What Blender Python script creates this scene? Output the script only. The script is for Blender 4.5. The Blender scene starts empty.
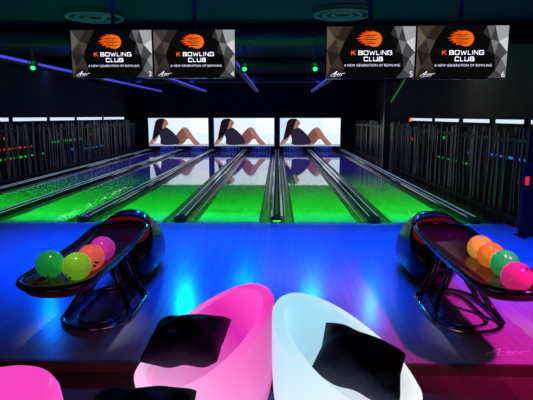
import bpy, bmesh, math, random
from mathutils import Vector, Matrix, Euler
random.seed(7)
S = bpy.context.scene
C = S.collection
PI = math.pi
try:
    S.view_settings.view_transform = 'Standard'
except Exception as e:
    print(e)

# ------------------------------------------------------------------ materials
def nt(name):
    m = bpy.data.materials.new(name); m.use_nodes = True
    n = m.node_tree.nodes; l = m.node_tree.links
    return m, n, l, n['Principled BSDF']

def mat(name, col, rough=0.5, metal=0.0, emis=None, es=0.0, var=0.15, scale=8.0, spec=0.5, coat=0.0, bump=0.0):
    m, n, l, b = nt(name)
    tc = n.new('ShaderNodeTexCoord'); nz = n.new('ShaderNodeTexNoise'); nz.inputs['Scale'].default_value = scale
    l.new(tc.outputs['Object'], nz.inputs['Vector'])
    r = n.new('ShaderNodeValToRGB')
    r.color_ramp.elements[0].position = 0.3; r.color_ramp.elements[1].position = 0.7
    r.color_ramp.elements[0].color = tuple(c*(1-var) for c in col)+(1,)
    r.color_ramp.elements[1].color = tuple(min(1, c*(1+var)) for c in col)+(1,)
    l.new(nz.outputs['Fac'], r.inputs['Fac']); l.new(r.outputs['Color'], b.inputs['Base Color'])
    b.inputs['Roughness'].default_value = rough; b.inputs['Metallic'].default_value = metal
    b.inputs['Specular IOR Level'].default_value = spec
    b.inputs['Coat Weight'].default_value = coat
    if emis:
        b.inputs['Emission Color'].default_value = tuple(emis)+(1,); b.inputs['Emission Strength'].default_value = es
    if bump:
        bp = n.new('ShaderNodeBump'); bp.inputs['Strength'].default_value = bump; bp.inputs['Distance'].default_value = .02
        n2 = n.new('ShaderNodeTexNoise'); n2.inputs['Scale'].default_value = 9; n2.inputs['Detail'].default_value = 3
        l.new(tc.outputs['Object'], n2.inputs['Vector']); l.new(n2.outputs['Fac'], bp.inputs['Height']); l.new(bp.outputs['Normal'], b.inputs['Normal'])
    return m

def wood(name, c1, c2, rough, row, width, spec=0.5, mort=.6, grain=.3):
    m, n, l, b = nt(name)
    tc = n.new('ShaderNodeTexCoord'); mp = n.new('ShaderNodeMapping'); mp.inputs['Rotation'].default_value = (0, 0, PI/2)
    br = n.new('ShaderNodeTexBrick'); br.inputs['Scale'].default_value = 1
    br.inputs['Brick Width'].default_value = width; br.inputs['Row Height'].default_value = row
    br.inputs['Mortar Size'].default_value = 0.0018
    br.inputs['Color1'].default_value = c1+(1,); br.inputs['Color2'].default_value = c2+(1,)
    br.inputs['Mortar'].default_value = tuple(x*mort for x in c2)+(1,)
    nz = n.new('ShaderNodeTexNoise'); nz.inputs['Scale'].default_value = 3; nz.inputs['Detail'].default_value = 6
    mp2 = n.new('ShaderNodeMapping'); mp2.inputs['Scale'].default_value = (9, 0.7, 1)
    mx = n.new('ShaderNodeMixRGB'); mx.blend_type = 'MULTIPLY'; mx.inputs['Fac'].default_value = grain
    l.new(tc.outputs['Object'], mp.inputs['Vector']); l.new(mp.outputs['Vector'], br.inputs['Vector'])
    l.new(tc.outputs['Object'], mp2.inputs['Vector']); l.new(mp2.outputs['Vector'], nz.inputs['Vector'])
    l.new(br.outputs['Color'], mx.inputs['Color1']); l.new(nz.outputs['Fac'], mx.inputs['Color2'])
    l.new(mx.outputs['Color'], b.inputs['Base Color'])
    b.inputs['Roughness'].default_value = rough; b.inputs['Specular IOR Level'].default_value = spec
    return m

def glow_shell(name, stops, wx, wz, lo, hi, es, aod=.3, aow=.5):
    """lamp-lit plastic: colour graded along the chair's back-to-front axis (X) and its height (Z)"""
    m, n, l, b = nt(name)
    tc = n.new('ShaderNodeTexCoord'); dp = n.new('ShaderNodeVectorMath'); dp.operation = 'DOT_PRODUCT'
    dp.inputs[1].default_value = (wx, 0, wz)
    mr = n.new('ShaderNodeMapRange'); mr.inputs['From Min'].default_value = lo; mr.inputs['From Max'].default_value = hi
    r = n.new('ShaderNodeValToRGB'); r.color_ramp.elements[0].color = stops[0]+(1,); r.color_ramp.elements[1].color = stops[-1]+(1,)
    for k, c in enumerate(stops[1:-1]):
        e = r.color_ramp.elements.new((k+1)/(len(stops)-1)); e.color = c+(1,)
    ao = n.new('ShaderNodeAmbientOcclusion'); ao.inputs['Distance'].default_value = aod; ao.samples = 8  # occlusion dims the glow in hollows, shade put into the emission
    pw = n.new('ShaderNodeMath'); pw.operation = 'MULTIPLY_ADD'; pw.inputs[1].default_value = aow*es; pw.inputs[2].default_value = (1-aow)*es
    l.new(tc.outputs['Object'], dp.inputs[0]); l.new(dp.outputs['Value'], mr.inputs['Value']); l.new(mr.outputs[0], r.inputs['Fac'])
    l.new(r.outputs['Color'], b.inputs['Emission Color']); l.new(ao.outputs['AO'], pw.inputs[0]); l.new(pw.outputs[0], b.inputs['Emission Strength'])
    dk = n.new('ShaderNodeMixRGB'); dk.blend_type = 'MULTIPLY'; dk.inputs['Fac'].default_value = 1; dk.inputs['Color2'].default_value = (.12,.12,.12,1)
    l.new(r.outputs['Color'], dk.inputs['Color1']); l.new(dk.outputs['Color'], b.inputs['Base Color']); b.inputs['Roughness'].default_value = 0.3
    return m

def picture_mat(name, es):
    m = bpy.data.materials.new(name); m.use_nodes = True
    n = m.node_tree.nodes; l = m.node_tree.links; n.clear()
    a = n.new('ShaderNodeVertexColor'); a.layer_name = 'Col'
    e = n.new('ShaderNodeEmission'); e.inputs['Strength'].default_value = es
    o = n.new('ShaderNodeOutputMaterial')
    l.new(a.outputs['Color'], e.inputs['Color']); l.new(e.outputs[0], o.inputs['Surface'])
    return m

M = {}
M['approach'] = wood('approach_maple', (.53,.51,.52), (.47,.45,.46), 0.20, 0.085, 1.6, 0.6, .55, .26)
M['lane'] = wood('lane_maple', (.42,.42,.41), (.38,.38,.36), 0.035, 0.027, 3.0, 1.0, .7)
M['seatfloor'] = wood('seating_floor_wood', (.13,.06,.04), (.09,.04,.03), 0.45, 0.15, 1.2)
M['black'] = mat('black_paint', (.012,.012,.016), 0.55)
M['wallblack'] = mat('black_wall', (.018,.019,.028), 0.8)
M['wallgrey'] = mat('dim_grey_wall', (.045,.042,.040), 0.8)
M['ceil'] = mat('black_ceiling', (.018,.018,.026), 0.9)
M['gloss'] = mat('gloss_black_plastic', (.006,.006,.010), 0.16, spec=0.45, coat=0.2)
M['hood'] = mat('hood_black_plastic', (.004,.004,.006), 0.2, spec=0.2)
M['gutter'] = mat('gutter_grey_plastic', (.06,.07,.075), 0.2, spec=.6)
M['track'] = mat('divider_track_black', (.02,.02,.025), 0.25)
M['cap'] = mat('divider_black', (.010,.010,.014), 0.06, spec=0.9)
M['edge'] = mat('divider_edge_metal_glint', (.6,.68,.8), 0.15, 1.0, emis=(.40,.62,1), es=.34, var=.05)  # blue-white reflection highlight painted in as emission
M['chrome'] = mat('rack_chrome', (.40,.41,.45), 0.12, 1.0, var=.1)
M['steel'] = mat('brushed_steel', (.4,.42,.45), 0.3, 1.0, var=.08)
M['cloth'] = mat('dark_navy_fabric', (.020,.022,.046), 0.75, var=.35, scale=60, spec=.25, bump=.2)
M['slat'] = mat('dark_slat', (.022,.023,.030), 0.35, var=.4, scale=5)
M['vent'] = mat('grey_vent_metal_glow', (.10,.13,.13), 0.5, 0.2, emis=(.08,.4,.38), es=.06)  # rings are no lamp; emission paints teal light onto them
M['mouth'] = mat('dark_red_mouth_glow', (.06,.008,.012), 0.4, emis=(.5,.02,.03), es=.13)  # red light inside the opening painted as emission
M['traymat'] = mat('dark_red_tray', (.03,.006,.009), 0.2, spec=.5, emis=(.3,.01,.01), es=.02)  # faint red glow painted into the tray by emission
M['pin'] = mat('pin_white', (.8,.8,.8), 0.25, var=.03)
M['pinred'] = mat('pin_red', (.6,.02,.02), 0.3, var=.03)
M['white_e'] = mat('white_light', (.8,.85,.9), .4, emis=(.75,.87,1), es=.9)
M['blue_e'] = mat('violet_blue_led', (.02,.03,.2), .4, emis=(.08,.07,.85), es=.85)
M['blue2_e'] = mat('blue_lamp', (.02,.05,.3), .4, emis=(.05,.25,1), es=.6)
M['green_e'] = mat('green_lens', (.02,.5,.1), .3, emis=(.05,1,.25), es=2)
M['red_e'] = mat('red_neon', (.5,.02,.02), .3, emis=(1,.03,.03), es=.7)
M['greenn_e'] = mat('green_neon', (.02,.4,.05), .3, emis=(.03,.8,.12), es=.55)
M['green_dim'] = mat('dim_green_neon', (.02,.3,.05), .3, emis=(.03,.6,.10), es=.35)
M['orange_e'] = mat('orange_lamp', (.5,.15,.02), .3, emis=(1,.2,.03), es=1.0)
M['text_w'] = mat('white_lettering', (.8,.8,.8), .4, emis=(1,1,1), es=.9)
M['text_o'] = mat('orange_lettering', (.8,.2,.02), .4, emis=(1,.13,.0), es=1)
M['floorlogo'] = mat('pale_floor_paint', (.75,.7,.78), .4, emis=(.5,.4,.6), es=.06)
M['pic'] = picture_mat('far_screen_picture', 1.08)
M['mon'] = picture_mat('monitor_picture', 0.9)
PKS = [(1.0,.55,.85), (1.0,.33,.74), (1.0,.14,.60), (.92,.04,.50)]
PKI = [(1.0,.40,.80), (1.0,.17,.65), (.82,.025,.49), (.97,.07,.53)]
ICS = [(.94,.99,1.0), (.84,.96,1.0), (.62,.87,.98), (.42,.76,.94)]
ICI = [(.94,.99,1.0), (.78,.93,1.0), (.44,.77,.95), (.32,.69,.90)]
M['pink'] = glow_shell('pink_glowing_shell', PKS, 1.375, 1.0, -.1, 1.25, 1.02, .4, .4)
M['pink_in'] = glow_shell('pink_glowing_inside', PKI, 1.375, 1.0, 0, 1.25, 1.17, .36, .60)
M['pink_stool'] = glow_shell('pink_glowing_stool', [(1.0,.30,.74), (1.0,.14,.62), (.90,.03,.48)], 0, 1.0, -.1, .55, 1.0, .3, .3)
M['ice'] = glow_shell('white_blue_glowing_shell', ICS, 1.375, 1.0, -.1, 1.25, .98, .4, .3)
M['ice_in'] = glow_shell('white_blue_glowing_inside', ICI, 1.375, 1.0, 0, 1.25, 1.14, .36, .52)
M['foul'] = mat('foul_line_black', (.01,.01,.012), .3)

# ------------------------------------------------------------------ mesh helpers
def box(bm, x0, x1, y0, y1, z0, z1):
    v = [bm.verts.new(p) for p in ((x0,y0,z0),(x1,y0,z0),(x1,y1,z0),(x0,y1,z0),(x0,y0,z1),(x1,y0,z1),(x1,y1,z1),(x0,y1,z1))]
    for f in ((0,3,2,1),(4,5,6,7),(0,1,5,4),(1,2,6,5),(2,3,7,6),(3,0,4,7)):
        bm.faces.new([v[i] for i in f])

def loft(bm, rings, closed=True, cap0=True, cap1=True):
    R = [[bm.verts.new(p) for p in r] for r in rings]
    n = len(R[0])
    for a, b in zip(R[:-1], R[1:]):
        for i in range(n if closed else n-1):
            j = (i+1) % n
            bm.faces.new((a[i], a[j], b[j], b[i]))
    if cap0: bm.faces.new(list(reversed(R[0])))
    if cap1: bm.faces.new(R[-1])
    return R

def tube(bm, pts, r, n=10, closed=False):
    pts = [Vector(p) for p in pts]; k = len(pts); rings = []
    up = Vector((0.13, 0.07, 1)).normalized()
    for i, p in enumerate(pts):
        if closed: t = pts[(i+1) % k]-pts[i-1]
        else: t = pts[min(i+1, k-1)]-pts[max(i-1, 0)]
        t.normalize()
        a = t.cross(up)
        if a.length < 1e-3: a = t.cross(Vector((1,0,0)))
        a.normalize(); b = a.cross(t)
        rr = r[i] if isinstance(r, (list, tuple)) else r
        rings.append([p + rr*(math.cos(2*PI*q/n)*a + math.sin(2*PI*q/n)*b) for q in range(n)])
    if closed:
        loft(bm, rings+[rings[0]], cap0=False, cap1=False); bmesh.ops.remove_doubles(bm, verts=bm.verts, dist=1e-6)
    else: loft(bm, rings)

def lathe(bm, prof, cx=0, cy=0, cz=0, n=32):
    rings = [[(cx+max(r,1e-4)*math.cos(2*PI*i/n), cy+max(r,1e-4)*math.sin(2*PI*i/n), cz+z) for i in range(n)] for r, z in prof]
    loft(bm, rings)

def obj(name, bm, m, parent=None, smooth=False, bevel=0, subsurf=0):
    bmesh.ops.recalc_face_normals(bm, faces=bm.faces)
    me = bpy.data.meshes.new(name); bm.to_mesh(me); bm.free()
    for mm in (m if isinstance(m, (list, tuple)) else [m]): me.materials.append(mm)
    if smooth:
        for p in me.polygons: p.use_smooth = True
    o = bpy.data.objects.new(name, me); C.objects.link(o); o.parent = parent
    if bevel:
        b = o.modifiers.new('bevel', 'BEVEL'); b.width = bevel; b.segments = 2; b.limit_method = 'ANGLE'
    if subsurf:
        s = o.modifiers.new('sub', 'SUBSURF'); s.levels = subsurf; s.render_levels = subsurf
    return o

def thing(name, label, cat, loc=(0,0,0), rz=0, group=None):
    o = bpy.data.objects.new(name, None); C.objects.link(o); o.location = loc; o.rotation_euler = (0,0,rz)
    o.empty_display_size = .1
    return tag(o, label, cat, group)

def tag(o, label, cat, group=None):
    o['label'] = label; o['category'] = cat
    if group: o['group'] = group
    return o

def struct(name, bm, m, **k):
    o = obj(name, bm, m, **k); o['kind'] = 'structure'; return o

def sbox(name, m, *a):
    bm = bmesh.new(); box(bm, *a); return struct(name, bm, m)

def pbox(name, m, parent, *a, bevel=0):
    bm = bmesh.new(); box(bm, *a); return obj(name, bm, m, parent, bevel=bevel)

def ptube(name, m, parent, pts, r, n=10, closed=False):
    bm = bmesh.new(); tube(bm, pts, r, n, closed); return obj(name, bm, m, parent, smooth=True)

def dup(root, loc, label=None, group=None):
    r = root.copy(); C.objects.link(r); r.location = loc
    if label: r['label'] = label
    if group: r['group'] = group
    for ch in list(root.children):
        c = ch.copy(); C.objects.link(c); c.parent = r
        for g in ch.children:
            d = g.copy(); C.objects.link(d); d.parent = c
    return r

def text(name, body, size, m, parent, x, z, y, align='CENTER', space=1.0):
    cu = bpy.data.curves.new('t', 'FONT'); cu.body = body; cu.size = size; cu.align_x = align; cu.space_character = space
    t = bpy.data.objects.new('t', cu); C.objects.link(t)
    dg = bpy.context.evaluated_depsgraph_get(); dg.update()
    me = bpy.data.meshes.new_from_object(t.evaluated_get(dg))
    bpy.data.objects.remove(t); bpy.data.curves.remove(cu)
    me.transform(Matrix.Translation((x, y, z)) @ Matrix.Rotation(PI/2, 4, 'X'))
    me.name = name; me.materials.clear(); me.materials.append(m)
    o = bpy.data.objects.new(name, me); C.objects.link(o); o.parent = parent
    return o

def stroke(bm, pts, w, fn):
    for a, b in zip(pts[:-1], pts[1:]):
        a = Vector(a); b = Vector(b); d = (b-a).normalized(); nrm = Vector((-d.y, d.x))*w/2
        bm.faces.new([bm.verts.new(fn(q.x, q.y)) for q in (a-nrm-d*w*.3, b-nrm+d*w*.3, b+nrm+d*w*.3, a+nrm-d*w*.3)])

GL_ = {'K': (.62, [[(0,0),(0,1)], [(0,.45),(.58,1)], [(.18,.6),(.64,0)]]),
       'B': (.66, [[(0,0),(0,1)], [(0,1),(.5,1),(.6,.9),(.6,.6),(.5,.52),(0,.52)], [(.5,.52),(.66,.42),(.66,.1),(.56,0),(0,0)]]),
       'O': (.76, [[(.1,0),(.66,0),(.76,.1),(.76,.9),(.66,1),(.1,1),(0,.9),(0,.1),(.1,0)]]),
       'W': (1.0, [[(0,1),(.25,0),(.5,.8),(.75,0),(1.0,1)]]),
       'L': (.5, [[(0,1),(0,0),(.5,0)]]), 'I': (.0, [[(0,0),(0,1)]]),
       'N': (.66, [[(0,0),(0,1)], [(0,1),(.66,0)], [(.66,0),(.66,1)]]),
       'G': (.74, [[(.72,.86),(.62,1),(.1,1),(0,.9),(0,.1),(.1,0),(.64,0),(.74,.1),(.74,.5),(.42,.5)]]),
       'C': (.66, [[(.66,.86),(.56,1),(.1,1),(0,.9),(0,.1),(.1,0),(.56,0),(.66,.14)]]),
       'U': (.68, [[(0,1),(0,.1),(.1,0),(.58,0),(.68,.1),(.68,1)]])}
WT = .19; GAP = .26; XS = 1.5
def block(name, body, h, m, parent, x, z, y):
    bm = bmesh.new(); cx = x
    for ch in body:
        if ch == ' ': cx += .6*h; continue
        wd, st = GL_[ch]
        for s in st: stroke(bm, [(cx+p[0]*h*XS, z+p[1]*h) for p in s], WT*h, lambda a, b: (a, y, b))
        cx += (wd*XS+WT+GAP)*h
    return obj(name, bm, m, parent)
def block_width(body, h):
    return sum((GL_[c][0]*XS+WT+GAP)*h if c != ' ' else .6*h for c in body)

def picture(name, polys, m, parent, y0, step=0.0008):
    bm = bmesh.new(); cl = bm.loops.layers.float_color.new('Col')
    for k, (pts, col, lev) in enumerate(polys):
        f = bm.faces.new([bm.verts.new((p[0], y0-step*lev, p[1])) for p in pts])
        for lp in f.loops: lp[cl] = tuple(col)+(1,)
    me = bpy.data.meshes.new(name); bm.to_mesh(me); bm.free(); me.materials.append(m)
    o = bpy.data.objects.new(name, me); C.objects.link(o); o.parent = parent
    return o

def chaikin(p, it=2):
    for _ in range(it):
        q = []
        for i in range(len(p)):
            a, b = p[i], p[(i+1) % len(p)]
            q += [(a[0]*.75+b[0]*.25, a[1]*.75+b[1]*.25), (a[0]*.25+b[0]*.75, a[1]*.25+b[1]*.75)]
        p = q
    return p

def stadium(hw, y0, y1, z, n=10, cx=0, k=1, zf=None):
    pts = []
    for i in range(n+1):
        a = -PI + PI*i/n
        pts.append((cx+hw*math.cos(a), y0+hw+hw*math.sin(a), z))
    for i in range(1, k): pts.append((cx+hw, y0+hw+(y1-y0-2*hw)*i/k, z))
    for i in range(n+1):
        a = PI*i/n
        pts.append((cx+hw*math.cos(a), y1-hw+hw*math.sin(a), z))
    for i in range(1, k): pts.append((cx-hw, y1-hw-(y1-y0-2*hw)*i/k, z))
    if zf: pts = [(x, y, zz+zf(y)) for x, y, zz in pts]
    return pts

def lamp(kind, name, loc, target, col, energy, **k):
    d = bpy.data.lights.new(name, kind); d.color = col; d.energy = energy
    for a, b in k.items(): setattr(d, a, b)
    o = bpy.data.objects.new(name, d); C.objects.link(o); o.location = loc
    o.rotation_euler = (Vector(target)-Vector(loc)).to_track_quat('-Z', 'Y').to_euler()
    return o

# ------------------------------------------------------------------ the setting
P = 1.7; FOUL = 8.5; SCR = 26.0; CEIL = 3.6; XL = -7.7; XR = 5.0; EDGE = 3.5; SF = -0.08
XD = [-6.8 + P*k for k in range(7)]
XC = [-5.95 + P*k for k in range(6)]
sbox('floor', M['approach'], XL, XR, EDGE, FOUL-.03, -.2, 0)
sbox('floor_seating', M['seatfloor'], XL, XR, -1.5, EDGE, -.28, SF)
sbox('floor_lane_bed', M['black'], XL, XR, FOUL, 28.5, -.3, -.16)
sbox('floor_side_left', M['track'], XL, XD[0]-.12, FOUL, 28.5, -.16, .0)
sbox('floor_side_right', M['track'], XD[6]+.12, XR, FOUL, 28.5, -.16, .0)
sbox('ceiling', M['ceil'], XL, XR, -1.5, 28.5, CEIL, CEIL+.1)
sbox('wall_left', M['wallblack'], XL-.1, XL, -1.5, 28.5, -.3, CEIL)
sbox('wall_right', M['wallgrey'], XR, XR+.1, -1.5, 28.5, -.3, CEIL)
sbox('wall_pit', M['wallblack'], XL, XR, 28.5, 28.6, -.3, CEIL)
sbox('wall_back', M['wallblack'], XL, XR, SCR+.06, SCR+.2, 1.76, CEIL)
sbox('wall_behind', M['wallblack'], XL, XR, -1.6, -1.5, -.3, CEIL)
sbox('trim_1', M['foul'], XL, XR, FOUL-.03, FOUL, -.2, 0.001)
sbox('trim_2', M['seatfloor'], XL, XR, EDGE-.03, EDGE, SF, 0.004)

# ------------------------------------------------------------------ lanes
side = ['left half of the left far screen', 'right half of the left far screen', 'left half of the middle far screen',
        'right half of the middle far screen', 'left half of the right far screen', 'right half of the right far screen']
def make_lane():
    t = thing('bowling_lane', '', 'bowling lane', (XC[0], FOUL, 0), 0, 'bowling lanes')
    pbox('lane_surface', M['lane'], t, -.54, .54, .0, 19.6, -.16, 0)
    for s in (-1, 1):
        bm = bmesh.new(); rings = []
        prof = [(.541, -.004)] + [(.637+.09*math.cos(a), -.012+.075*math.sin(a)) for a in [PI+PI*i/8 for i in range(9)]] + [(.733, -.004), (.733, -.15), (.541, -.15)]
        for y in (0.0, 18.2): rings.append([(s*x, y, z) for x, z in prof])
        loft(bm, rings); obj('gutter', bm, M['gutter'], t)
    return t
lane0 = make_lane()
for i in range(6):
    lb = 'glossy green-lit bowling lane running to the ' + side[i]
    if i == 0: lane0['label'] = lb
    else: dup(lane0, (XC[i], FOUL, 0), lb)

def make_divider():
    t = thing('lane_divider', '', 'lane divider', (XD[0], FOUL, -.16), 0, 'lane dividers')
    bm = bmesh.new(); rings = []
    H = .245; Wd = .116
    prof = [(-.09,0.02)]
    for i in range(7):
        a = PI/2*i/6
        prof.append((-.09+.24*(1-math.cos(a)), math.sin(a)))
    prof.append((18.2, 1))
    for y, k in prof:
        w = Wd*(.35+.65*k); h = .10+(H-.10)*k
        rings.append([(-w, y, 0), (-w, y, h-.04), (-w*.9, y, h-.012), (-w*.72, y, h), (w*.72, y, h), (w*.9, y, h-.012), (w, y, h-.04), (w, y, 0)])
    loft(bm, rings); obj('capping', bm, M['cap'], t)
    for s in (-1, 1): pbox('edge_glint_strip', M['edge'], t, s*.074-.008, s*.074+.008, .17, 18.2, H-.001, H+.008)  # strips carry the painted highlights along the capping edges
    pbox('center_track', M['track'], t, -.03, .03, .3, 18.2, H-.001, H+.006)
    return t
dlab = ['lane divider along the far left edge of the lanes', 'lane divider between the two lanes of the left screen',
        'lane divider ending between the left and middle screens', 'black lane divider ending at the centre of the middle screen',
        'black lane divider running straight down the middle to the gap beside the right screen',
        'black lane divider ending at the centre of the right screen', 'lane divider along the right edge beside the slatted fence']
dv0 = make_divider()
for k in range(7):
    if k == 0: dv0['label'] = dlab[0]
    else: dup(dv0, (XD[k], FOUL, -.16), dlab[k])

for k in range(7):
    tag(pbox('pit_partition', M['black'], None, XD[k]-.1, XD[k]+.1, FOUL+18.2, 28.45, -.16, .9), 'dark pin pit partition behind the ' + ['far left divider','second divider from left','third divider from left','fourth divider from left','middle straight divider','sixth divider from left','far right divider'][k], 'partition', 'pin pit partitions')
def pin_bm():
    bm = bmesh.new()
    lathe(bm, [(0,0),(.026,0),(.032,.02),(.045,.06),(.058,.11),(.06,.13),(.055,.16),(.04,.2),(.028,.235),(.023,.26),(.025,.29),(.031,.325),(.032,.345),(.026,.365),(.014,.378),(0,.381)], n=14)
    for f in bm.faces:
        z = f.calc_center_median().z
        f.material_index = 1 if .235 < z < .25 or .262 < z < .28 else 0
    return bm
pin0 = None
for i in range(6):
    for r in range(4):
        for q in range(r+1):
            loc = (XC[i]+(q-r/2)*.305, FOUL+18.25+r*.264, 0)
            lb = 'white bowling pin racked under the ' + side[i]
            if pin0 is None:
                pin0 = obj('bowling_pin', pin_bm(), [M['pin'], M['pinred']], None, smooth=True); o = pin0
            else:
                o = pin0.copy(); C.objects.link(o)
            o.location = loc; tag(o, lb, 'bowling pin', 'pins of the lane at the ' + side[i])

# ------------------------------------------------------------------ far screens
def far_screen(xc, label):
    t = thing('projection_screen', label, 'screen', (xc, SCR, 0), 0, 'far screens above the pins')
    w, z0, z1 = 1.55, .30, 1.73
    H = z1-z0
    pbox('panel', M['black'], t, -w-.04, w+.04, 0, .06, z0-.04, z1+.04)
    U = lambda u, v: (-w+2*w*u, z0+H*v)
    Q = lambda *p: [U(a, b) for a, b in p]
    F = lambda *p: [U(.43+(a-.46)*1.06, b*1.02) for a, b in chaikin(list(p))]
    skin=(.20,.075,.066); skin2=(.34,.15,.125); skin3=(.25,.10,.085); hair=(.008,.006,.012); dark=(.02,.016,.04)
    pol = [(Q((0,0),(1,0),(1,1),(0,1)), (.74,.87,.98), 0),
           (Q((0,0),(.12,0),(.20,1),(0,1)), (.60,.73,.89), 1),
           (Q((.74,.5),(1,.42),(1,1),(.68,1)), (.88,.95,1.0), 1),
           (Q((0,0),(1,0),(1,.08),(.6,.06),(0,.11)), (.36,.42,.6), 2),
           # slim reclining figure in dark clothing: far leg, raised thigh, shin, torso, arm, face, hair
           (F((.50,.03),(.56,.20),(.64,.42),(.69,.52),(.72,.46),(.78,.26),(.88,.06),(.82,.03),(.74,.16),(.67,.30),(.60,.06)), skin3, 3),
           (F((.42,.13),(.50,.02),(.56,.07),(.61,.26),(.675,.53),(.665,.64),(.62,.67),(.565,.60),(.49,.40)), skin, 4),
           (F((.585,.67),(.665,.655),(.705,.52),(.77,.30),(.86,.09),(.845,.02),(.77,.03),(.70,.24),(.625,.46)), skin2, 5),
           (F((.17,.60),(.25,.68),(.33,.68),(.42,.54),(.52,.30),(.56,.05),(.22,.02),(.25,.26)), dark, 6),
           (F((.16,.62),(.235,.60),(.22,.34),(.13,.09),(.06,.03),(.055,.11),(.125,.32)), skin2, 7),
           (F((.235,.93),(.325,.95),(.355,.87),(.378,.80),(.35,.73),(.325,.64),(.25,.58)), skin2, 7),
           (F((.165,.86),(.205,.955),(.28,.975),(.335,.93),(.295,.86),(.28,.72),(.255,.56),(.215,.40),(.155,.26),(.10,.20),(.125,.45),(.15,.70)), hair, 8)]
    picture('picture', pol, M['pic'], t, -.004, .002)
far_screen(-5.1, 'left bright screen over the pins showing a reclining dark-haired figure')
far_screen(-1.7, 'middle bright screen over the pins showing a reclining dark-haired figure')
far_screen(1.7, 'right bright screen over the pins showing a reclining dark-haired figure')

# ------------------------------------------------------------------ overhead monitors
def squiggle(bm, ox, oz, s, fn, kw=1.0):
    for pts, w in (([(-1,-.25),(-.55,.05),(-.1,.35),(-.3,.05),(-.5,-.3)], .09),
                   ([(-.5,-.05),(-.15,.05),(.0,-.15),(.15,.1),(.25,-.12),(.4,.08),(.5,-.1),(.7,.06),(1.05,.12)], .08),
                   ([(-.85,-.38),(-.2,-.28),(.6,-.2)], .05)):
        stroke(bm, [(ox+p[0]*s, oz+p[1]*s) for p in pts], w*s*kw, fn)

SH_R = [([(.76,1),(.85,1),(.81,.74)],.14), ([(.85,1),(1,1),(1,.80),(.90,.70)],.40), ([(.85,1),(.90,.70),(.81,.74)],.05), ([(.90,.70),(1,.80),(1,.50)],.70),
        ([(.81,.74),(.90,.70),(.86,.46)],.20), ([(.90,.70),(1,.50),(.94,.38),(.86,.46)],.07), ([(1,.50),(1,.20),(.94,.38)],.36), ([(.86,.46),(.94,.38),(.88,.16)],.03),
        ([(.94,.38),(1,.20),(1,0),(.88,.16)],.14), ([(.88,.16),(1,0),(.80,0)],.06), ([(.76,1),(.81,.74),(.72,.86)],.03), ([(.81,.74),(.86,.46),(.78,.52)],.025)]
SH_L = [([(0,1),(.18,1),(.10,.76)],.045), ([(0,1),(.10,.76),(0,.55)],.11), ([(.18,1),(.30,1),(.20,.72),(.10,.76)],.02), ([(0,.55),(.10,.76),(.14,.46)],.03),
        ([(.10,.76),(.20,.72),(.14,.46)],.06), ([(0,.55),(.14,.46),(.05,.22)],.015), ([(.14,.46),(.05,.22),(.20,.17)],.035), ([(0,.55),(.05,.22),(0,0)],.065), ([(.05,.22),(.20,.17),(.16,0),(0,0)],.02)]

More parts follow.
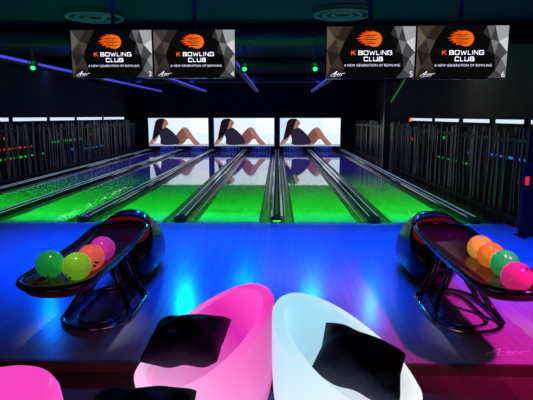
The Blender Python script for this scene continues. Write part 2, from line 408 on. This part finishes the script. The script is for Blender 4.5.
def monitor(x, y, w, num, label, seed):
    t = thing('overhead_monitor', label, 'monitor', (x, y, 2.585 if x < 0 else 2.56), 0, 'overhead lane monitors')
    h = w*.575
    bm = bmesh.new(); box(bm, -w/2, w/2, 0, .05, -h/2, h/2); obj('casing', bm, M['gloss'], t, bevel=.005)
    pw, ph = w/2-.010, h/2-.010
    pol = [([(-pw,-ph),(pw,-ph),(pw,ph),(-pw,ph)], (.003,.003,.003), 0)]
    br = (1.3,.95,.7) if x > 0 else (1.15,.97,.88)
    for lst, tint in ((SH_R, (.98,1,1.06)), (SH_L, br)):
        for pts, g in lst:
            pol.append(([(-pw+2*pw*a, -ph+2*ph*b) for a, b in pts], (g*tint[0], g*tint[1], g*tint[2]), 1))
    # ball with fine flame tongues trailing left
    cx, cz, r = .04*w, .140*w, .080*w
    B = lambda *p: [(cx+a*r, cz+b*r) for a, b in p]
    OR = (1,.10,.003)
    pol.append((B((.3,.95),(-.1,1.06),(-.55,1.16),(-.45,1.02),(-.9,1.06),(-1.35,1.16),(-1.1,.94),(-1.5,.88),(-1.95,.90),(-1.5,.72),(-1.9,.62),(-2.3,.56),(-1.7,.42),(-2.0,.28),(-2.6,.08),(-1.8,.06),(-2.0,-.08),(-2.35,-.24),(-1.6,-.22),(-1.75,-.36),(-1.95,-.54),(-1.3,-.46),(-1.35,-.64),(-1.3,-.80),(-.8,-.74),(-.5,-.88),(.3,-.5)), OR, 2))
    pol.append(([(cx+r*math.cos(2*PI*i/28), cz+r*math.sin(2*PI*i/28)) for i in range(28)], (1,.17,.010), 4))
    for q in (((-2.0,.57),(-1.0,.60),(-.35,.55),(.5,.66),(-.1,.44),(-1.0,.46)),
              ((-1.6,.30),(-.8,.33),(-.3,.28),(.1,.32),(-.3,.20),(-.9,.23)),
              ((-2.1,.03),(-1.0,.06),(-.2,.02),(.62,.14),(0,-.11),(-1.0,-.08)),
              ((-1.5,-.26),(-.8,-.23),(-.3,-.28),(.1,-.24),(-.3,-.36),(-.9,-.33)),
              ((-1.4,-.52),(-.7,-.46),(-.2,-.51),(.42,-.44),(-.1,-.63),(-.7,-.61))):
        pol.append((B(*q), (.04,.005,.0), 5))
    picture('display', pol, M['mon'], t, -.002, .0006)
    hh = .040*w
    W1 = block_width('K BOWLING', hh)
    x0 = -W1/2+.02*w
    block('lettering', 'K', hh*1.1, M['text_o'], t, x0, -.026*w, -.007)
    block('lettering', 'BOWLING', hh, M['text_w'], t, x0+block_width('K ', hh), -.024*w, -.007)
    block('lettering', 'CLUB', hh, M['text_w'], t, -block_width('CLUB', hh)/2+.04*w, -.092*w, -.007)
    text('lettering', 'A NEW GENERATION OF BOWLING', .036*w, M['text_w'], t, .02*w, -.152*w, -.007, space=1.08)
    text('lane_number', str(num), .085*w, M['text_w'], t, .46*w, -.265*w, -.007)
    bm = bmesh.new(); squiggle(bm, -.365*w, -.235*w, .080*w, lambda a, b: (a, -.007, b), .65); obj('emblem', bm, M['text_w'], t)
    pbox('mount_plate', M['black'], t, -.15, .15, .05, .08, -.12, .12)
    ptube('hanger_pole', M['black'], t, [(0, .1, -.1), (0, .1, CEIL-t.location.z)], .025)
monitor(-2.06, 6.4, 1.026, 3, 'overhead bowling monitor with number 3, leftmost of the four', 1)
monitor(-1.03, 6.4, 1.026, 4, 'overhead bowling monitor with number 4, right one of the left pair', 2)
monitor(1.095, 6.1, 1.05, 5, 'overhead bowling monitor with number 5, left one of the right pair', 3)
monitor(2.158, 6.1, 1.07, 6, 'overhead bowling monitor with number 6, rightmost of the four', 4)

# ------------------------------------------------------------------ ball returns
def ball_return(x, label):
    t = thing('ball_return', label, 'ball return', (x, 5.5, 0), 0, 'ball returns')
    def sec(y, w, z0, z1, tilt=0.0, n=36, e=2.3):
        zc, h = (z0+z1)/2, (z1-z0)/2
        out = []
        for i in range(n):
            a = 2*PI*i/n; c, s = math.cos(a), math.sin(a)
            z = zc+h*math.copysign(abs(s)**(2/e), s)
            out.append((w*math.copysign(abs(c)**(2/e), c)*(1-.03*s), y+tilt*(z-.45), z))
        return out
    bm = bmesh.new()
    loft(bm, [sec(.70,.06,.02,.10), sec(.63,.16,.01,.22), sec(.50,.235,.005,.40), sec(.34,.28,.0,.57), sec(.15,.30,.0,.70,.05),
              sec(-.05,.308,.01,.785,.16), sec(-.22,.306,.06,.81,.30), sec(-.37,.302,.22,.80,.46), sec(-.45,.296,.32,.785,.56), sec(-.43,.268,.48,.76,.56), sec(-.27,.248,.49,.725,.42), sec(-.04,.195,.50,.66,.3)], cap1=False)
    hood = obj('hood', bm, M['hood'], t, smooth=True)
    bm = bmesh.new(); bm.faces.new([bm.verts.new(p) for p in sec(-.05,.199,.498,.665,.3)]); obj('mouth', bm, M['mouth'], hood)
    bm = bmesh.new(); loft(bm, [sec(-.425,.266,.482,.757,.56), sec(-.26,.245,.492,.721,.42), sec(-.06,.197,.502,.66,.3)], cap0=False, cap1=False); obj('throat_lining', bm, M['mouth'], hood, smooth=True)
    y0, y1 = -2.22, -.22
    def rise(y):
        s = min(1, max(0, (y+1.15)/.85)); return .055*s*s*(3-2*s)
    st = lambda hw, a, z: stadium(hw, y0+a, y1, z, 14, 0, 10, rise)
    bm = bmesh.new()
    loft(bm, [st(.10,.34,.485), st(.18,.14,.520), st(.24,.04,.560), st(.262,.01,.605), st(.240,.032,.605), st(.215,.055,.582)])
    obj('tray', bm, M['traymat'], t, smooth=False)
    bm = bmesh.new(); tube(bm, st(.268,0,.632), .025, 12, True); obj('tray_rail', bm, M['gloss'], t, smooth=True)
    # short curved base
    bm = bmesh.new(); tube(bm, stadium(.30,-1.50,-.42,.022,14), .022, 10, True); obj('base_loop', bm, M['chrome'], t, smooth=True)
    bm = bmesh.new(); tube(bm, stadium(.19,-1.36,-.54,.018,14), .016, 10, True); obj('inner_base_loop', bm, M['chrome'], t, smooth=True)
    for s in (-1, 1):
        for ya, yb, bow in ((-1.30, -1.08, .10), (-.80, -.70, .05)):
            pts = []
            for i in range(19):
                q = i/18
                e = q*q*(3-2*q)
                pts.append((s*(.295-.19*e), ya+(yb-ya)*q+bow*math.sin(PI*q), .025+.485*q**1.5))
            ptube('support_leg', M['gloss'], t, pts, [.022+.016*i/18 for i in range(19)], 12)
    return t
ball_return(-1.62, 'glossy black ball return on the left, green ball at its near end')
ball_return(1.70, 'glossy black ball return on the right, pink ball at its near end')

def ball(x, y, col, es, label, group, rot):
    m = mat(label.split(' ')[0]+'_ball', col, .12, emis=col, es=es, var=.25, scale=9, coat=.5)  # blacklight glow painted as emission in the ball's own colour
    bm = bmesh.new(); bmesh.ops.create_uvsphere(bm, u_segments=40, v_segments=24, radius=.108)
    o = obj('bowling_ball', bm, m, None, smooth=True); o.location = (x, y, .691); o.rotation_euler = rot
    tag(o, label, 'bowling ball', group)
    for a, b, r in ((0, .0, .012), (.3, .12, .010), (.3, -.12, .010)):
        d = Vector((math.sin(a)*math.cos(b*2.4), math.sin(a)*math.sin(b*2.4), math.cos(a))).normalized()
        bm = bmesh.new()
        mt = Matrix.Translation(d*.1078) @ d.to_track_quat('Z', 'Y').to_matrix().to_4x4()
        bmesh.ops.create_cone(bm, cap_ends=True, segments=14, radius1=r, radius2=r, depth=.0025, matrix=mt)
        obj('finger_hole', bm, M['black'], o)
GL = 'balls on the left rack'; GR = 'balls on the right rack'
ball(-1.752, 3.70, (.02,.50,.09), .24, 'emerald green bowling ball, leftmost on the left rack', GL, (2.4,.3,0))
ball(-1.525, 3.65, (.36,.85,.04), .27, 'lime yellow-green bowling ball, second from left on the left rack', GL, (2.2,.8,0))
ball(-1.505, 3.89, (1.0,.13,.10), .40, 'coral pink bowling ball on the left rack behind the lime one', GL, (2.3,-.9,0))
ball(-1.505, 4.16, (.80,.04,.42), .32, 'magenta bowling ball on the left rack nearest the hood', GL, (2.3,.9,0))
ball(1.775, 4.27, (1.0,.45,.05), .42, 'yellow bowling ball on the right rack nearest the hood', GR, (2.3,-.9,0))
ball(1.765, 4.03, (1.0,.24,.02), .42, 'orange bowling ball, second from the hood on the right rack', GR, (2.3,-1.2,0))
ball(1.775, 3.79, (.02,.62,.13), .28, 'green bowling ball on the right rack between orange and pink', GR, (2.2,1.2,0))
ball(1.71, 3.46, (1.0,.03,.28), .44, 'hot pink bowling ball at the near end of the right rack', GR, (.75,.1,.4))

# ------------------------------------------------------------------ glowing chairs, cushions, stool
def tub_chair(loc, back_deg, mo, mi, label):
    """hollow egg shell: high back on local +X, low open front on local -X, rolled rim"""
    t = thing('tub_chair', label, 'chair', loc, math.radians(back_deg), 'glowing tub chairs')
    n = 90; RM = .405
    def outer(z):
        if z < .40: return RM*math.sqrt(max(0, 1-((z-.40)/.56)**2))
        return RM*math.sqrt(max(0, 1-((z-.40)/1.15)**2))
    K = 16; cols = []; zs = .28; split = 0
    for i in range(n):
        th = 2*PI*i/n
        c = (1+math.cos(th))/2
        s = min(1, max(0, (c-.06)/.94))
        zr = .40+.45*(s**1.08)
        flare = 1+.05*(1-c)**2
        lean = .045*c
        pts = [(0.0001, 0.0), (.22, 0.0), (.258, .010)]
        for k in range(1, K+1):
            z = .03+(zr-.065)*k/K
            pts.append((outer(z)*(1+(flare-1)*(k/K)**2)+lean*(z/.85)**2, z))
        rt = pts[-1][0]
        for a in (15, 45, 75, 105, 135, 165):       # thick rolled rim
            pts.append((rt-.034+.036*math.cos(math.radians(a)), zr-.034+.034*math.sin(math.radians(a))))
        split = len(pts)-1
        r0 = rt-.068
        for k in range(1, 13):
            q = k/12
            z = (zr-.034)*(1-q)+(zs+.022)*q
            rr = (outer(z)+lean*(z/.85)**2-.070)
            rr = rr*(1-q)+(.235)*q if q > .75 else rr*(1-q**3)+.235*q**3
            pts.append((min(rr, r0) if c < .15 else rr, z))
        pts += [(.19, zs+.006), (.12, zs), (.06, zs-.002), (.0001, zs-.003)]
        cols.append([(r*math.cos(th), r*math.sin(th), z) for r, z in pts])
    bm = bmesh.new()
    R = [[bm.verts.new(p) for p in col] for col in cols]
    for i in range(n):
        j = (i+1) % n
        for k in range(len(R[0])-1):
            f = bm.faces.new((R[i][k], R[j][k], R[j][k+1], R[i][k+1]))
            f.material_index = 1 if k >= split else 0
    bmesh.ops.remove_doubles(bm, verts=bm.verts, dist=.0006)
    obj('shell', bm, [mo, mi], t, smooth=True)
    bm = bmesh.new(); lathe(bm, [(0,-.0),(.21,-.0),(.215,.008),(0,.008)], n=40); obj('foot_ring', bm, M['steel'], t)
    return t
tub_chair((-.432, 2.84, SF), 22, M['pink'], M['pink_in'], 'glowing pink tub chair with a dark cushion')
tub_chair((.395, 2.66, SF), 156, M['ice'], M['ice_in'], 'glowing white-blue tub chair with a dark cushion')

def cushion(loc, rot, sx, sy, label, h=.11, group='dark cushions on the glowing chairs'):
    bm = bmesh.new(); n = 26
    def p(i, j, s):
        u, v = -1+2*i/n, -1+2*j/n
        pinch = 1-.09*(1-abs(u*v))*max(abs(u), abs(v))**3
        k = max(0, (1-abs(u)**3)*(1-abs(v)**3))
        wr = .015*math.sin(6*u+2.5*v)*math.sin(3*v+1)+.012*math.sin(8*(u-v)+.6)*(abs(u)+abs(v))*.6
        return (u*sx/2*pinch, v*sy/2*pinch, s*(h*k**.5) + wr*k**.7)
    top = [[bm.verts.new(p(i,j,1)) for j in range(n+1)] for i in range(n+1)]
    bot = [[bm.verts.new(p(i,j,-1)) for j in range(n+1)] for i in range(n+1)]
    for i in range(n):
        for j in range(n):
            bm.faces.new((top[i][j],top[i+1][j],top[i+1][j+1],top[i][j+1])); bm.faces.new((bot[i][j],bot[i][j+1],bot[i+1][j+1],bot[i+1][j]))
    bmesh.ops.remove_doubles(bm, verts=bm.verts, dist=.0005)
    o = obj('cushion', bm, M['cloth'], None, smooth=True, subsurf=1); o.location = loc; o.rotation_euler = rot
    tag(o, label, 'cushion', group)
R_ = math.radians
cushion((-.552, 2.90, .455), (R_(16), R_(-6), R_(-10)), .50, .39, 'dark navy cushion lying in the glowing pink chair')
cushion((.480, 2.68, .435), (R_(20), R_(18), R_(-12)), .52, .40, 'dark navy cushion lying in the glowing white-blue chair')
t = thing('pouf', 'dark upholstered pouf under a dark cushion at the bottom edge of the picture', 'pouf', (-.50, 1.68, SF))
bm = bmesh.new(); lathe(bm, [(0,0),(.20,0),(.225,.03),(.235,.3),(.23,.63),(.20,.67),(0,.68)], n=40); obj('body', bm, M['cloth'], t, smooth=True)
bm = bmesh.new(); tube(bm, [(.236*math.cos(2*PI*i/40), .236*math.sin(2*PI*i/40), .625) for i in range(40)], .008, 6, True); obj('piping', bm, M['cloth'], t, smooth=True)
cushion((-.50, 1.66, .70), (R_(3), R_(2), R_(8)), .42, .44, 'dark cushion on a pouf at the bottom edge, in front of the pink chair', .075, None)

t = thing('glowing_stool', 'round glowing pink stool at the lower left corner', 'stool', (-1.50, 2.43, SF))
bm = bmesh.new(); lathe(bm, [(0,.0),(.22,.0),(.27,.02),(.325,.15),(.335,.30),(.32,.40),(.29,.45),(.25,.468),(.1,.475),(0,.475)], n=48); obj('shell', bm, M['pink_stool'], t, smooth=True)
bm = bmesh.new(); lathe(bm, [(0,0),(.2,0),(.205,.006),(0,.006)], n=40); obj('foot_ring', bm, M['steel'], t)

bm = bmesh.new(); squiggle(bm, 1.80, 3.70, .18, lambda a, b: (a, b, .002), .7)
tag(obj('floor_logo', bm, M['floorlogo']), 'pale handwritten-style emblem on the floor below the right ball rack', 'logo')

# ------------------------------------------------------------------ side fences
def fence(x, y0, y1, label):
    t = thing('slat_fence', label, 'fence', (x, y0, 0), 0, 'slatted side fences')
    bm = bmesh.new(); y = 0; L = y1-y0
    while y < L:
        # irregular, slightly wavy slats
        w = random.uniform(.03, .10); zt = 1.57+random.uniform(-.08, .10); dx = random.uniform(-.04, .04)
        ph = random.uniform(0, 6.3); am = random.uniform(.01, .045); ly = random.uniform(-.05, .05)
        rings = []
        for k in range(7):
            q = k/6; yy = y+ly*q+am*math.sin(ph+q*5); hw = w*(1+.25*math.sin(ph*2+q*7))
            rings.append([(dx-.012, yy, zt*q), (dx+.012, yy, zt*q), (dx+.012, yy+hw, zt*q), (dx-.012, yy+hw, zt*q)])
        loft(bm, rings)
        y += w+random.choice([.01,.025,.05,.08,.13])
    obj('slats', bm, M['slat'], t)
    pbox('rail', M['black'], t, -.04, .04, 0, L, 1.40, 1.46); pbox('rail', M['black'], t, -.04, .04, 0, L, .1, .16)
    k = 0
    while k <= L:
        pbox('post', M['black'], t, -.05, .05, k-.04, k+.04, 0, 1.60); k += 3
fence(-7.2, 9, 26, 'dark slatted fence along the left side of the lanes')
fence(3.95, 7.9, 26, 'dark slatted fence along the right side of the lanes')

bars = [(13.2,14.3),(14.5,16.7),(16.9,19.0),(19.2,22.0),(22.2,25.2)]
ordn = ['nearest of five','second nearest of five','middle one of five','second farthest of five','farthest of five']
for k, (a, b) in enumerate(bars):
    t = thing('light_bar', 'white light bar above the left fence, ' + ordn[k], 'light', (XL, (a+b)/2, 1.73), 0, 'white light bars on the left')
    pbox('housing', M['black'], t, -.005, .04, (a-b)/2, (b-a)/2, -.08, .08); pbox('diffuser', M['white_e'], t, .04, .05, (a-b)/2+.03, (b-a)/2-.03, -.05, .05)
bars = [(9.0,10.0),(10.25,11.6),(11.9,13.6),(13.9,16.0),(16.3,19.0)]
for k, (a, b) in enumerate(bars):
    t = thing('light_bar', 'white light bar above the right fence, ' + ordn[k], 'light', (XR, (a+b)/2, 1.71), 0, 'white light bars on the right')
    pbox('housing', M['black'], t, -.04, .005, (a-b)/2, (b-a)/2, -.07, .07); pbox('diffuser', M['white_e'], t, -.05, -.04, (a-b)/2+.03, (b-a)/2-.03, -.04, .04)

def neon(wx, sgn, ya, yb, z, m, label):
    yc = (ya+yb)/2
    t = thing('neon_tube', label, 'neon light', (wx, yc, z), 0, 'neon tubes on the side walls')
    ptube('tube', m, t, [(sgn*.05, ya-yc, 0), (sgn*.05, yb-yc, 0)], .025, 8)
    pbox('bracket', M['black'], t, min(-sgn*.0005, sgn*.04), max(-sgn*.0005, sgn*.04), -.05, .05, -.05, .05)
neon(XL, 1, 13.4, 15.6, .90, M['red_e'], 'red neon tube behind the left fence')
neon(XL, 1, 13.6, 16.5, .62, M['greenn_e'], 'low green neon tube behind the left fence')
neon(XL, 1, 16.8, 19.5, .95, M['greenn_e'], 'higher green neon tube farther behind the left fence')
neon(XL, 1, 19.8, 22.8, .55, M['blue2_e'], 'blue neon tube at the far end behind the left fence')
neon(XR, -1, 9.5, 12.0, .95, M['blue2_e'], 'faint blue neon tube behind the near end of the right fence')
neon(XR, -1, 13.0, 15.5, .6, M['green_dim'], 'low green neon tube behind the right fence')

def wall_lamp(wx, sgn, y, z, m, label, grp):
    t = thing('wall_lamp', label, 'lamp', (wx, y, z), 0, grp)
    pbox('base', M['black'], t, min(-sgn*.0005, sgn*.03), max(-sgn*.0005, sgn*.03), -.05, .05, -.05, .05)
    bm = bmesh.new(); bmesh.ops.create_uvsphere(bm, u_segments=12, v_segments=8, radius=.045, matrix=Matrix.Translation((sgn*.05,0,0))); obj('bulb', bm, M[m], t, smooth=True)
for y, z, m, lb in ((14.0,1.2,'orange_e','small orange lamp behind the left fence'),(15.2,1.15,'greenn_e','small green lamp behind the left fence, nearer one'),(17.6,1.2,'red_e','small red lamp behind the left fence, nearer one'),
                    (18.6,.6,'blue2_e','small blue lamp low behind the left fence'),(20.5,1.1,'red_e','small red lamp behind the left fence, farther one'),(22.0,.9,'greenn_e','small green lamp behind the left fence, farther one')):
    wall_lamp(XL, 1, y, z, m, lb, 'coloured lamps on the left wall')
for y, z, m, lb in ((10.2,.5,'red_e','small red lamp low behind the right fence'),(11.5,1.25,'greenn_e','small green lamp behind the near right fence'),(13.0,.9,'blue2_e','small blue lamp behind the right fence'),
                    (15.0,1.2,'greenn_e','small green lamp behind the right fence near the column'),(18.5,1.0,'red_e','small red lamp behind the far right fence')):
    wall_lamp(XR, -1, y, z, m, lb, 'coloured lamps on the right wall')

t = thing('support_column', 'dark column with a slanting green neon tube by the right fence', 'column', (3.66, 17.0, 0))
pbox('shaft', M['slat'], t, -.10, .10, -.10, .10, 0, CEIL); pbox('foot_plate', M['steel'], t, -.14, .14, -.14, .14, 0, .03)
ptube('neon_tube', M['green_dim'], t, [(.095,0,2.24),(.61,0,3.12)], .016, 8)
t = thing('screen_panel', 'dark flat standing panel with a small red mark at the right edge', 'panel', (3.95, 7.55, 0))
pbox('panel', M['wallblack'], t, -.25, .35, -.025, .025, 0, 1.12, bevel=.006); pbox('red_mark', M['red_e'], t, -.225, -.165, -.030, -.025, .80, .93)
pbox('foot', M['black'], t, -.25, -.19, -.15, .15, 0, .02); pbox('foot', M['black'], t, .27, .33, -.15, .15, 0, .02)
t = thing('signal_lamp', 'small orange lamp on a stem beyond the right fence', 'lamp', (4.3, 16.4, 0))
ptube('stem', M['black'], t, [(0,0,0),(0,0,1.66)], .02)
bm = bmesh.new(); bmesh.ops.create_uvsphere(bm, u_segments=14, v_segments=10, radius=.05, matrix=Matrix.Translation((0,0,1.70))); obj('bulb', bm, M['orange_e'], t, smooth=True)

# ------------------------------------------------------------------ ceiling items
def vent(x, y, label):
    t = thing('ceiling_vent', label, 'vent', (x, y, CEIL), 0, 'round ceiling vents')
    for r0, r1, z in ((.49,.44,-.10),(.34,.29,-.10),(.19,.14,-.10)):
        bm = bmesh.new()
        rings = [[(r*math.cos(2*PI*i/48), r*math.sin(2*PI*i/48), zz) for i in range(48)] for r, zz in ((r1,z),(r0,z),(r0,z+.02),(r1,z+.02),(r1,z))]
        loft(bm, rings, cap0=False, cap1=False); bmesh.ops.remove_doubles(bm, verts=bm.verts, dist=1e-5)
        obj('ring', bm, M['vent'], t, smooth=False)
    for a in range(4):
        c_, s_ = math.cos(a*PI/2+.4), math.sin(a*PI/2+.4)
        ptube('strut', M['black'], t, [(0,0,-.02),(.46*c_,.46*s_,-.085)], .012, 6)
    bm = bmesh.new(); lathe(bm, [(0,-.012),(.51,-.012),(.51,0),(0,0)], n=40); obj('backing', bm, M['black'], t)
vent(1.10, 8.9, 'round ringed ceiling vent near the right pair of monitors')
vent(-3.18, 9.05, 'round ringed ceiling vent above the leftmost monitor')

for x, y0, y1, lb in ((-5.75,9.2,25.9,'long blue-lit ceiling track at the far left'),(-3.55,11.0,25.9,'blue-lit ceiling track over the left lanes'),
                      (-1.0,10.6,25.9,'blue-lit ceiling track just left of the centre'),(1.72,10.4,25.9,'blue-lit ceiling track over the right lanes')):
    t = thing('ceiling_track', lb, 'ceiling track', (x, y0, 2.98), 0, 'blue-lit ceiling tracks')
    L = y1-y0
    pbox('beam', M['black'], t, -.06, .06, 0, L, 0, .12)
    for s in (-1, 1): pbox('light_strip', M['blue_e'], t, min(s*.06, s*.066), max(s*.06, s*.066), .05, L*.95, .03, .09)
    k = .5
    while k < L:
        ptube('hanger', M['black'], t, [(0,k,.11),(0,k,.62)], .012, 6); k += 5
    lamp('AREA', 'ceiling_fill', (x, (y0+y1)/2, 3.12), (x, (y0+y1)/2, 4), (.06,.10,1), 26, shape='RECTANGLE', size=.1, size_y=L*.95)  # added fill aimed upward to brighten the ceiling
for y, lb in ((10.0, 'black ceiling duct nearest the monitors'), (15.5, 'black ceiling duct halfway down the lanes'), (21.0, 'black ceiling duct nearest the far screens')):
    tag(ptube('ceiling_duct', M['black'], None, [(XL+.02,y,3.38),(XR-.02,y,3.38)], .2, 20), lb, 'duct', 'ceiling ducts')

def spotlight(x, y, z, label, target, col, energy, size=math.radians(40)):
    t = thing('stage_spotlight', label, 'spotlight', (x, y, z), 0, 'green-lensed ceiling spotlights')
    d = (Vector(target)-Vector((x,y,z))).normalized()
    q = d.to_track_quat('-Z', 'Y').to_matrix().to_4x4()
    bm = bmesh.new(); lathe(bm, [(0,.18),(.05,.18),(.075,.14),(.08,-.04),(.09,-.06),(.09,-.1),(.055,-.1),(.05,-.06),(0,-.06)], n=24); bm.transform(q); obj('can', bm, M['black'], t, smooth=False)
    bm = bmesh.new(); lathe(bm, [(0,-.092),(.035,-.088),(.049,-.08),(.049,-.07),(0,-.07)], n=24); bm.transform(q); obj('lens', bm, M['green_e'], t)
    ptube('yoke', M['black'], t, [(-.1,0,-.02),(-.1,0,.14),(0,0,.2),(.1,0,.14),(.1,0,-.02)], .012, 8)
    ptube('drop_pole', M['black'], t, [(0,0,.19),(0,0,CEIL-z)], .016, 8)
    lamp('SPOT', 'spot_beam', Vector((x,y,z))+d*.13, target, col, energy, spot_size=size, spot_blend=.8, shadow_soft_size=.11)
cy = (.0,.36,1.0)
spotlight(-5.45, 11.4, 2.92, 'green-lensed spotlight at the far left of the ceiling', (-4.0,6.2,0), (.0,.14,1), 140)
spotlight(-2.25, 11.8, 2.92, 'green-lensed spotlight behind the left pair of monitors', (-1.9,6.4,0), cy, 240)
spotlight(-.75, 11.8, 2.92, 'green-lensed spotlight left of the ceiling centre', (-.6,6.2,0), cy, 240)
spotlight(.86, 11.8, 2.92, 'green-lensed spotlight right of the ceiling centre', (1.0,6.2,0), (.0,.32,1), 180)
spotlight(2.3, 11.8, 2.92, 'green-lensed spotlight behind the right pair of monitors', (2.0,6.2,0), (.0,.22,1), 120)

for k, (x, y) in enumerate(((2.2,14),(-.3,19),(-4.6,13),(-6.6,17),(3.2,22),(-2.4,22))):
    bm = bmesh.new(); lathe(bm, [(0,-.02),(.07,-.02),(.075,0),(0,0)], n=20)
    o = obj('downlight', bm, M['white_e'], None); o.location = (x, y, CEIL)
    tag(o, ['small downlight over the right lanes','small downlight near the centre of the far ceiling','small downlight over the far left lanes','small downlight near the left wall','small downlight at the far right ceiling','small downlight above the gap of left and middle screens'][k], 'downlight', 'small ceiling downlights')

# ------------------------------------------------------------------ lights
GC = (.01,1,.04)
for k, wgt in enumerate((1.0,.88,.70,.52,.37,.25,.16,.10,.05)):
    yy = 9.0+.8*k
    lamp('AREA', 'green_lane_light', (-1.7, yy, 3.15), (-1.7, yy, 0), GC, 98*wgt, shape='RECTANGLE', size=10.4, size_y=.8, spread=math.radians(14 if k == 0 else (24 if k == 1 else 34)))
lamp('AREA', 'blue_wash', (-.2, 6.5, 3.5), (-.2, 6.5, 0), (.0,.040,1), 330, shape='RECTANGLE', size=8.0, size_y=3.2, spread=math.radians(52))
lamp('AREA', 'blue_far_wash', (-1.7, 19, 3.15), (-1.7, 19, 0), (.07,.06,1), 320, shape='RECTANGLE', size=11, size_y=12, spread=math.radians(70))
lamp('SPOT', 'magenta_spot', (3.1, 2.4, 3.4), (2.3, 4.1, 0), (1,.02,.6), 980, spot_size=math.radians(52), spot_blend=1.0, shadow_soft_size=.1)
lamp('SPOT', 'warm_floor_spot', (1.6, 1.0, 3.4), (1.6, 2.9, 0), (1,.12,.05), 10, spot_size=math.radians(50), spot_blend=.8, shadow_soft_size=.1)
lamp('SPOT', 'rack_fill_spot', (-1.3, 3.2, 3.5), (-1.58, 3.9, .65), (1,.97,.95), 120, spot_size=math.radians(19), spot_blend=.9, shadow_soft_size=.05)  # added fill light for the left balls, no fixture modelled
lamp('SPOT', 'rack_fill_spot', (1.4, 3.2, 3.5), (1.75, 3.88, .65), (1,.97,.95), 120, spot_size=math.radians(21), spot_blend=.9, shadow_soft_size=.05)  # same added fill for the right balls
lamp('AREA', 'warm_wall_fill', (4.55, 13, 3.3), (4.95, 13, 1.0), (1,.85,.75), 30, shape='RECTANGLE', size=.2, size_y=10)  # added fill to lift the wall behind the right fence
lamp('AREA', 'blue_wall_fill', (-7.3, 17, 3.3), (-7.65, 17, 1.0), (.15,.3,1), 22, shape='RECTANGLE', size=.2, size_y=12)  # added blue fill so the left slats and wall show
for x in (-5.1, -1.7, 1.7):
    lamp('AREA', 'pit_light', (x, 26.5, .95), (x, 27.2, 0), (.05,.12,1), 14, shape='RECTANGLE', size=3, size_y=.2)

w = bpy.data.worlds.new('World'); S.world = w; w.use_nodes = True
w.node_tree.nodes['Background'].inputs['Color'].default_value = (.02,.03,.12,1); w.node_tree.nodes['Background'].inputs['Strength'].default_value = .1

# ------------------------------------------------------------------ camera
cd = bpy.data.cameras.new('Camera'); cam = bpy.data.objects.new('Camera', cd); C.objects.link(cam)
cd.sensor_width = 36; cd.lens = 500/533*36; cd.clip_end = 100
cam.location = (0, 0, 1.82); cam.rotation_euler = (math.radians(90-9.5), 0, math.radians(1.2))
S.camera = cam
